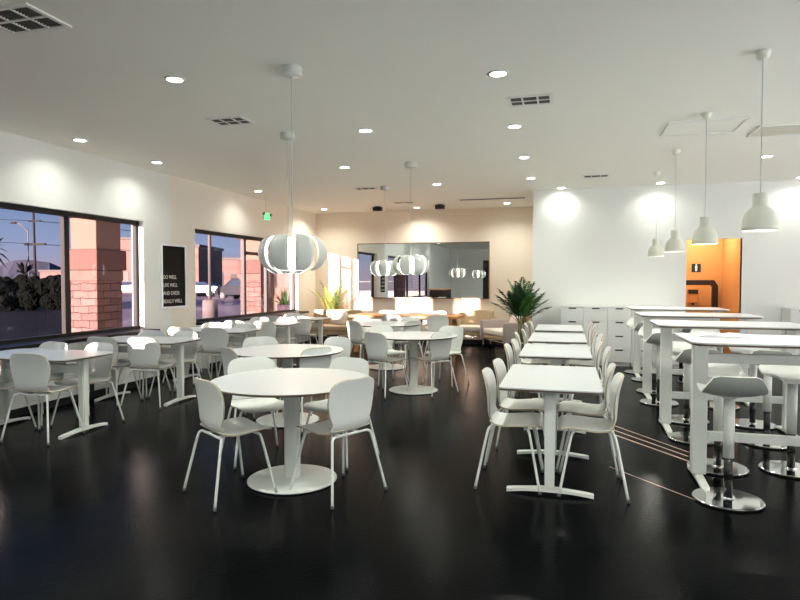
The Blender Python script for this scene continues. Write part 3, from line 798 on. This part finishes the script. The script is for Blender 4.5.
bm = nb(); lathe(bm, [(0, .02), (.13, .018), (.14, .008), (.14, 0), (0, 0)], 28); obj('base', bm, M['bronze'], t)
bm = nb(); tube(bm, smoothpath([(0, 0, .02), (.02, 0, .45), (-.04, -.02, .75), (-.18, -.05, .88), (-.34, -.08, .97)], 5), .008, 8); obj('arm', bm, M['bronze'], t)
bm = nb(); tube(bm, [(-.33, -.08, .97), (-.42, -.09, .96)], [.02, .035], 14); obj('lamp_shade', bm, M['bronze'], t)

def palm(name, label, x, y, h0, fr, seed, mats, potm, leaf=.22, wid=.02, pot_h=.38):
    rnd = random.Random(seed)
    t = thing(name, label, 'plant', (x, y, 0))
    bm = nb(); lathe(bm, [(0, 0), (.12, 0), (.16, pot_h), (.148, pot_h), (.14, pot_h - .04), (0, pot_h - .04)], 28); obj('pot', bm, potm, t)
    bm = nb()
    for k in range(4):
        a = rnd.uniform(0, 6.28); tube(bm, [(.04 * math.cos(a), .04 * math.sin(a), pot_h - .04), (.06 * math.cos(a), .06 * math.sin(a), h0)], [.016, .010], 7)
    obj('stem', bm, M['stem'], t)
    for k, (az, el, L) in enumerate(fr):
        bm = nb(); az = R(az); el = R(el)
        pts = []; p = Vector((0.03 * math.cos(az), .03 * math.sin(az), h0 - .1)); n = 10; e = el
        for i in range(n + 1):
            pts.append(p.copy()); d = Vector((math.cos(az) * math.cos(e), math.sin(az) * math.cos(e), math.sin(e)))
            p = p + d * (L / n); e -= R(4.5) * (i / n) * 1.8
        tube(bm, pts, [.006 * (1 - .8 * i / n) for i in range(n + 1)], 5)
        side = Vector((-math.sin(az), math.cos(az), 0))
        for i in range(24):
            f = .2 + .8 * i / 24; q = f * n; j = min(int(q), n - 1); c = pts[j].lerp(pts[j + 1], q - j)
            d = (pts[j + 1] - pts[j]).normalized(); ll = leaf * math.sin(math.pi * min(1, .25 + f * .72)) * rnd.uniform(.8, 1.1)
            for s in (-1, 1):
                dr = (d * .75 + side * s * .8 + Vector((0, 0, rnd.uniform(-.1, .25)))).normalized(); up = dr.cross(d).normalized(); w = dr.cross(up).normalized() * wid * .5
                a = bm.verts.new(c); b1 = bm.verts.new(c + dr * ll * .4 + w); b2 = bm.verts.new(c + dr * ll * .4 - w); e1 = bm.verts.new(c + dr * ll + Vector((0, 0, -.22 * ll)))
                bm.faces.new((a, b1, e1, b2))
        me = mats[k % len(mats)]
        obj('frond', bm, me, t)
    return t
FR = [(rnd_a, el, L) for rnd_a, el, L in zip([200, 170, 235, 30, -20, 60, 110, 140, 265, 300, 330, 0, 90, 190, 350, 250, 215, 320], [55, 72, 60, 50, 62, 75, 70, 60, 68, 55, 70, 42, 85, 35, 30, 80, 45, 50], [.95, 1.05, .85, .9, .9, 1.0, .9, .8, .9, .85, 1.0, .8, 1.1, .8, .75, 1.0, .9, .8])]
palm('potted_palm', 'large dark green potted palm in front of the wall corner', -.76, 10.70, .80, [(a, min(84, e + 12), L * .80) for a, e, L in FR], 5, [M['leafd'], M['leaf'], M['leafd'], M['leafd']], M['pot'], .24, .028)
palm('potted_palm', 'yellow green potted palm in the far left corner behind the sofa', -5.35, 13.3, .62, [(a, e + 8, L * 1.0) for a, e, L in FR[:13]], 11, [M['leafy'], M['leaf'], M['leafy'], M['leafr']], M['pot'], .2, .02)

# ------------------------------------------------------------------ rear of the room, seen in the mirror
t = thing('reception_counter', 'brown wooden sideboard under the front window, seen only in the mirror', 'counter', (-5.3, 1.6, 0), R(90))
obj('body', bbox(-.9, .9, -.3, .3, 0, 1.05, .01), M['darkwood'], t); obj('countertop', bbox(-.95, .95, -.34, .34, 1.051, 1.09, .006), M['oak'], t)

# ------------------------------------------------------------------ outdoors
GZ = -.16
bm = nb(); box(bm, -160, GX - .14, -60, 220, GZ - .1, GZ); struct('ground', bm, M['asphalt'])
bm = nb(); box(bm, -10.6, GX - .14, -8, 20, GZ, -.05); struct('sidewalk', bm, M['walk'])
bm = nb(); box(bm, -7.95, LX - .2, 14.6, 14.8, -.05, 3.4); struct('wall_porch_end', bm, M['pink'])
bm = nb(); box(bm, -6.5, LX - .2, -3, 14.6, CE, 3.4); struct('roof_eave', bm, M['tanst'])
def pillar(x0, x1, y0, y1, label):
    cx, cy = (x0 + x1) / 2, (y0 + y1) / 2; hx, hy = (x1 - x0) / 2, (y1 - y0) / 2
    t = thing('stone_pillar', label, 'pillar', (cx, cy, -.05), 0, 'porch pillars')
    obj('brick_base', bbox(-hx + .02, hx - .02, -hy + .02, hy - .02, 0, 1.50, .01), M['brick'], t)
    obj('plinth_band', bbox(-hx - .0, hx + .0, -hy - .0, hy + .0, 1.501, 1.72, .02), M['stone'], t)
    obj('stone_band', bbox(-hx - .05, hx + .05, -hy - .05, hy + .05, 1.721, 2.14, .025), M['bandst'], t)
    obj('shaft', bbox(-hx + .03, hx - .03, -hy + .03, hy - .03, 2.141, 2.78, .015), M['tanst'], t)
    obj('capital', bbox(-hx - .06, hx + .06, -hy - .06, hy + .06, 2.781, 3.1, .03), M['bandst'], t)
pillar(-9.74, -9.05, 9.95, 10.7, 'sunlit stone and brick pillar outside the nearest window')
pillar(-9.95, -9.1, 16.9, 17.6, 'pink sunlit brick pillar outside the second window')
pillar(-9.6, -9.0, -6.4, -5.9, 'sunlit porch pillar south of the others, outside the picture on the left')
t = thing('outdoor_planter', 'tall purple planter with spiky leaves outside the far window', 'planter', (-6.85, 13.9, -.05))
bm = nb(); lathe(bm, [(0, 0), (.14, 0), (.24, .9), (.21, .9), (.2, .85), (0, .85)], 24); obj('pot', bm, M['planter'], t)
bm = nb(); rnd = random.Random(2)
for k in range(60):
    a = rnd.uniform(0, 6.28); e = R(rnd.uniform(10, 80)); L = rnd.uniform(.35, .6); w = .02
    p0 = Vector((.06 * math.cos(a), .06 * math.sin(a), .85)); d = Vector((math.cos(a) * math.cos(e), math.sin(a) * math.cos(e), math.sin(e))); s = Vector((-math.sin(a), math.cos(a), 0)) * w
    v = [bm.verts.new(p0 - s), bm.verts.new(p0 + s), bm.verts.new(p0 + d * L * .6 + s), bm.verts.new(p0 + d * L * .6 - s), bm.verts.new(p0 + d * L - Vector((0, 0, .06)))]
    bm.faces.new((v[0], v[1], v[2], v[3])); bm.faces.new((v[3], v[2], v[4]))
obj('foliage', bm, M['leafd'], t)

CA, SA = math.cos(R(15.5)), math.sin(R(15.5))
def out(u, f):      # direction helper for siting far things: u as image column, f distance along the view
    r = (u - 400) / 600 * f
    return (CA * r - SA * f, SA * r + CA * f)
def blob_bush(name, label, cat, x, y, rad, h, m, seed, kind=None, n=26):
    rnd = random.Random(seed); bm = nb()
    for k in range(n):
        s = rnd.uniform(.4, .65) * rad; c = Vector((rnd.uniform(-rad, rad) * .7, rnd.uniform(-rad, rad) * .5, rnd.uniform(.3, .75) * h))
        mtx = Matrix.Translation(c) @ Matrix.Diagonal((s, s, min(s, c.z + .2), 1))
        r = bmesh.ops.create_icosphere(bm, subdivisions=3, radius=1, matrix=mtx)
        for v in r['verts']: v.co += Vector([rnd.uniform(-.09, .09) * rad for _ in range(3)])
    o = obj(name, bm, m, loc=(x, y, GZ - .6)); tag(o, label, cat, kind=kind); return o
p = [out(92, 14), out(92, 75), out(330, 75), out(330, 14)]
bm = nb(); prism(bm, p, GZ - .01, GZ + .01); struct('ground_road', bm, M['road'])
# dark hedge along the car park
rnd = random.Random(9)
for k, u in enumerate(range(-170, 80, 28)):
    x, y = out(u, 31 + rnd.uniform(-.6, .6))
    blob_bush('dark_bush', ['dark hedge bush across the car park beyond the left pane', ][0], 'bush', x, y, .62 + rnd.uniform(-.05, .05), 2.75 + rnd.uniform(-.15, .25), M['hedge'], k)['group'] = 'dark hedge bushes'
def palm_tree(u, f, h, label, seed, cr=1.0):
    x, y = out(u, f); t = thing('palm_tree', label, 'tree', (x, y, GZ)); rnd = random.Random(seed)
    bm = nb(); tube(bm, [(0, 0, 0), (.05, 0, h * .5), (0, .05, h)], [.2, .14, .12], 10); obj('trunk', bm, M['wood'], t)
    bm = nb()
    for k in range(46):
        a = rnd.uniform(0, 6.28); e = R(rnd.uniform(-50, 80)); L = cr * rnd.uniform(.8, 1.1); s = Vector((-math.sin(a), math.cos(a), 0)) * .09 * cr
        d = Vector((math.cos(a) * math.cos(e), math.sin(a) * math.cos(e), math.sin(e))); p0 = Vector((0, 0, h))
        v = [bm.verts.new(p0), bm.verts.new(p0 + d * L * .55 + s), bm.verts.new(p0 + d * L * .55 - s), bm.verts.new(p0 + d * L - Vector((0, 0, .25 * cr)))]
        bm.faces.new((v[0], v[1], v[3], v[2]))
    obj('crown', bm, M['hedge'], t)
palm_tree(25, 34, 1.95, 'low bushy palm above the dark hedge beside the street lamp', 1, 1.0)
palm_tree(-8, 36, 3.4, 'palm tree cut by the left edge of the picture', 2, 1.3)
def pole_line():
    x, y = out(36, 42); t = thing('utility_pole', 'dark wooden utility pole outside the left pane', 'pole', (x, y, GZ))
    bm = nb(); tube(bm, [(0, 0, 0), (-.1, 0, 6.9)], [.10, .07], 10); obj('pole', bm, M['wood'], t)
    obj('crossarm', bbox(-.9, .9, -.06, .06, 4.05, 4.2, .01), M['wood'], t)
    obj('crossarm', bbox(-.5, .5, -.06, .06, 5.7, 5.8, .01), M['wood'], t)
    x2, y2 = out(29, 38); t = thing('street_lamp', 'street lamp with a curved arm beside the utility pole', 'street lamp', (x2, y2, GZ), R(15.5))
    bm = nb(); tube(bm, smoothpath([(0, 0, 0), (0, 0, 4.5), (-.05, 0, 4.7), (-.4, 0, 5.1), (-.75, 0, 5.25)], 4), .032, 8); obj('pole', bm, M['galv'], t)
    obj('lamp_head', bbox(-1.05, -.7, -.1, .1, 5.18, 5.3, .03), M['wood'], t)
    for k, (za, zb_) in enumerate(((4.15, 4.75), (5.75, 5.95))):
        ax, ay = out(-180, 44); bx, by = out(175, 58)
        bm = nb(); tube(bm, smoothpath([(ax, ay, zb_ + GZ + .2), (x, y, za + GZ), (bx, by, za + GZ)], 6), .022, 5)
        tag(obj('power_line', bm, M['wood']), ('lower power line crossing the sky in the left pane', 'upper power line crossing the sky in the left pane')[k], 'power line')
pole_line()
def building(label, u0, u1, f, h, m, wins, band=None, dz=8.):
    x0, y0 = out(u0, f); x1, y1 = out(u1, f); cx, cy = (x0 + x1) / 2, (y0 + y1) / 2
    L = math.hypot(x1 - x0, y1 - y0); t = thing('building', label, 'building', (cx, cy, GZ), math.atan2(y1 - y0, x1 - x0))
    obj('wall', bbox(-L / 2, L / 2, 0, dz, 0, h, .05), m, t)
    obj('parapet', bbox(-L / 2 - .15, L / 2 + .15, -.15, dz + .1, h + .01, h + .3, .03), M['conc'], t)
    for a, b, z0, z1 in wins:
        wn = obj('window', bbox(a * L - L / 2, b * L - L / 2, -.05, .02, z0, z1, .01), M['frame'], t)
    return t
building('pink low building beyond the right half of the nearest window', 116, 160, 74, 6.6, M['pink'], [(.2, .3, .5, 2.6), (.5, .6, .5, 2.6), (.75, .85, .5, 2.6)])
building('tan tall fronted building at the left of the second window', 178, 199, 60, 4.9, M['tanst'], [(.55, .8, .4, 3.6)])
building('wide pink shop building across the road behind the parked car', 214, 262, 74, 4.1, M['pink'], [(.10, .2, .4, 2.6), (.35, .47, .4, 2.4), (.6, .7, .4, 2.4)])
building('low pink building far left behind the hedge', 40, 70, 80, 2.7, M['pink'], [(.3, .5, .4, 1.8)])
# mountains
bm = nb(); rnd = random.Random(4); prev = None; n = 60
for k in range(n + 1):
    u = -300 + 700 * k / n; x, y = out(u, 900); h = 18 + 14 * math.sin(k * .5) + rnd.uniform(-3, 3) + 26 * math.exp(-((u - 232) / 26) ** 2) + 4
    x2, y2 = out(u, 1100)
    r = [bm.verts.new((x, y, -2)), bm.verts.new((x * .5 + x2 * .5, y * .5 + y2 * .5, max(6, h))), bm.verts.new((x2, y2, -2))]
    if prev:
        for i in range(2): bm.faces.new((prev[i], r[i], r[i + 1], prev[i + 1]))
    prev = r
struct('mountains', bm, M['mount'])
bm = nb(); box(bm, RX + .12, 200, -60, 220, GZ - .1, GZ); struct('ground_side', bm, M['asphalt'])
bm = nb(); box(bm, -1600, -160, -600, 1500, GZ - .3, GZ - .02); box(bm, -160, 200, 220, 1500, GZ - .3, GZ - .02); struct('ground_far', bm, M['asphalt'])
def car(name, label, u, f, rz, m, suv):
    x, y = out(u, f); t = thing(name, label, 'car', (x, y, GZ), rz)
    L = 2.3; 
    prof = [(-L, .45), (-L, .95), (-L + .15, 1.05)] + ([(-L + .3, 1.75), (.6, 1.78), (1.2, 1.15)] if suv else [(-1.5, 1.08), (-.9, 1.45), (.4, 1.45), (1.1, 1.0)]) + [(L - .15, .95), (L, .75), (L, .4)]
    bm = nb(); a = [bm.verts.new((px, -.88, pz)) for px, pz in prof]; b = [bm.verts.new((px, .88, pz)) for px, pz in prof]
    for v in a + b:
        if v.co.z > 1.3: v.co.y *= .84
    bm.faces.new(a); bm.faces.new(b[::-1])
    for k in range(len(prof)): bm.faces.new((a[k], a[(k + 1) % len(prof)], b[(k + 1) % len(prof)], b[k]))
    bmesh.ops.bevel(bm, geom=bm.edges[:], offset=.05, segments=2, affect='EDGES')
    obj('body', bm, m, t)
    for s in (-1, 1):
        for a0, a1, b0, b1 in (((-1.9, -.7, -1.85, -.7) if suv else (-1.1, -.3, -.85, -.3)), ((-.6, .85, -.6, .6) if suv else (-.2, .7, -.2, .35))):
            zt = 1.66 if suv else 1.38; bm = nb()
            v = [bm.verts.new((a0, s * .89, 1.14)), bm.verts.new((a1, s * .89, 1.14)), bm.verts.new((b1, s * .77, zt)), bm.verts.new((b0, s * .77, zt))]
            w = [bm.verts.new((q.co.x, q.co.y - s * .06, q.co.z)) for q in v]
            bm.faces.new(v); bm.faces.new(w[::-1])
            for k in range(4): bm.faces.new((v[k], v[(k + 1) % 4], w[(k + 1) % 4], w[k]))
            obj('side_window', bm, M['carglass'], t)
        for wx in (-1.45, 1.45):
            bm = nb(); tube(bm, [(wx, s * .70, .36), (wx, s * .91, .36)], .36, 24); w_ = obj('wheel', bm, M['tyre'], t)
            bm = nb(); tube(bm, [(wx, s * .905, .36), (wx, s * .93, .36)], .22, 18); obj('hubcap', bm, M['hub'], w_)
car('parked_suv', 'dark grey off-road car parked outside the second window', 243, 50, R(170), M['suv'], True)
car('blue_car', 'blue car parked beyond the stone pillar', 128, 62, R(190), M['blue'], False)
car('blue_car', 'low blue car parked at the left of the second window', 200, 58, R(185), M['blue'], False)
x, y = out(210, 24); t = thing('car_park_light_pole', 'tall car park light pole on a round concrete footing', 'street lamp', (x, y, GZ))
bm = nb(); lathe(bm, [(0, .85), (.25, .85), (.3, .8), (.3, 0), (0, 0)], 20); obj('footing', bm, M['conc'], t)
bm = nb(); tube(bm, [(0, 0, .85), (0, 0, 7.5)], .07, 10); obj('pole', bm, M['galv'], t)
obj('lamp_head', bbox(-.6, .6, -.15, .15, 7.5, 7.65, .02), M['galv'], t)

# ------------------------------------------------------------------ light
sun = bpy.data.lights.new('sun', 'SUN'); sun.energy = 22.0; sun.angle = R(.8); sun.color = (1, .74, .62)
so = bpy.data.objects.new('sun', sun); COL.objects.link(so)
dv = Vector((.33, 1, -.086)); so.rotation_euler = dv.to_track_quat('-Z', 'Y').to_euler()
w = bpy.data.worlds.new('world'); sc.world = w; sc.cycles.diffuse_bounces = 8; sc.cycles.max_bounces = 14; w.use_nodes = True; nt = w.node_tree; bg = nt.nodes['Background']
tc = nt.nodes.new('ShaderNodeTexCoord'); sp = nt.nodes.new('ShaderNodeSeparateXYZ'); rp = nt.nodes.new('ShaderNodeValToRGB')
nt.links.new(tc.outputs['Generated'], sp.inputs[0]); nt.links.new(sp.outputs['Z'], rp.inputs['Fac']); nt.links.new(rp.outputs['Color'], bg.inputs['Color'])
cr = rp.color_ramp; cr.elements[0].position = 0; cr.elements[0].color = (.62, .48, .55, 1); cr.elements[1].position = .16; cr.elements[1].color = (.14, .30, .56, 1)
e = cr.elements.new(.05); e.color = (.42, .50, .72, 1); e = cr.elements.new(.7); e.color = (.10, .2, .5, 1)
bg.inputs['Strength'].default_value = .6
for (x, y, nm) in DOMES:
    l = bpy.data.lights.new('dome', 'AREA'); l.shape = 'DISK'; l.size = .19; l.energy = 5; l.color = (1, .97, .86)
    o = bpy.data.objects.new('dome_bulb', l); COL.objects.link(o); o.location = (x, y, CE - 1.27)
l = bpy.data.lights.new('passage', 'AREA'); l.shape = 'DISK'; l.size = .15; l.energy = 16; l.color = (1, .85, .6)
o = bpy.data.objects.new('passage_lamp', l); COL.objects.link(o); o.location = (2.3, 11.9, 2.58)

for nm, loc, rot, sx, sy, e in (('side', (RX + 1.3, 3.0, .15), (0, R(130), 0), 1.6, 11.2, 900), ('rear', (3.2, NY - 1.3, .15), (R(130), 0, 0), 5.0, 1.6, 300)):  # unseen fill lights added outside the added windows, aimed up to brighten the ceiling
    l = bpy.data.lights.new('fill_light_' + nm, 'AREA'); l.shape = 'RECTANGLE'; l.size = sx; l.size_y = sy; l.energy = e; l.color = (.95, 1, .93)
    o = bpy.data.objects.new('fill_light_' + nm, l); COL.objects.link(o); o.location = loc; o.rotation_euler = rot
for loc, e in (((2.35, 12.95, 2.5), 7), ):
    l = bpy.data.lights.new('niche', 'AREA'); l.shape = 'DISK'; l.size = .15; l.energy = e * 3.5; l.color = (1, .85, .6)  # added light without a fixture, brightens the inside of the niche
    o = bpy.data.objects.new('niche_fill', l); COL.objects.link(o); o.location = loc
# ------------------------------------------------------------------ camera
cam = bpy.data.cameras.new('camera'); cam.sensor_width = 36; cam.lens = 27.0; cam.clip_end = 3000
co = bpy.data.objects.new('camera', cam); COL.objects.link(co); co.location = (0, 0, 1.47)
co.rotation_euler = (R(90 - 1.9), 0, R(15.5)); sc.camera = co
vs = sc.view_settings; vs.view_transform = 'Standard'; vs.look = 'None'; vs.gamma = 1; vs.use_curve_mapping = False; vs.exposure = 0.76
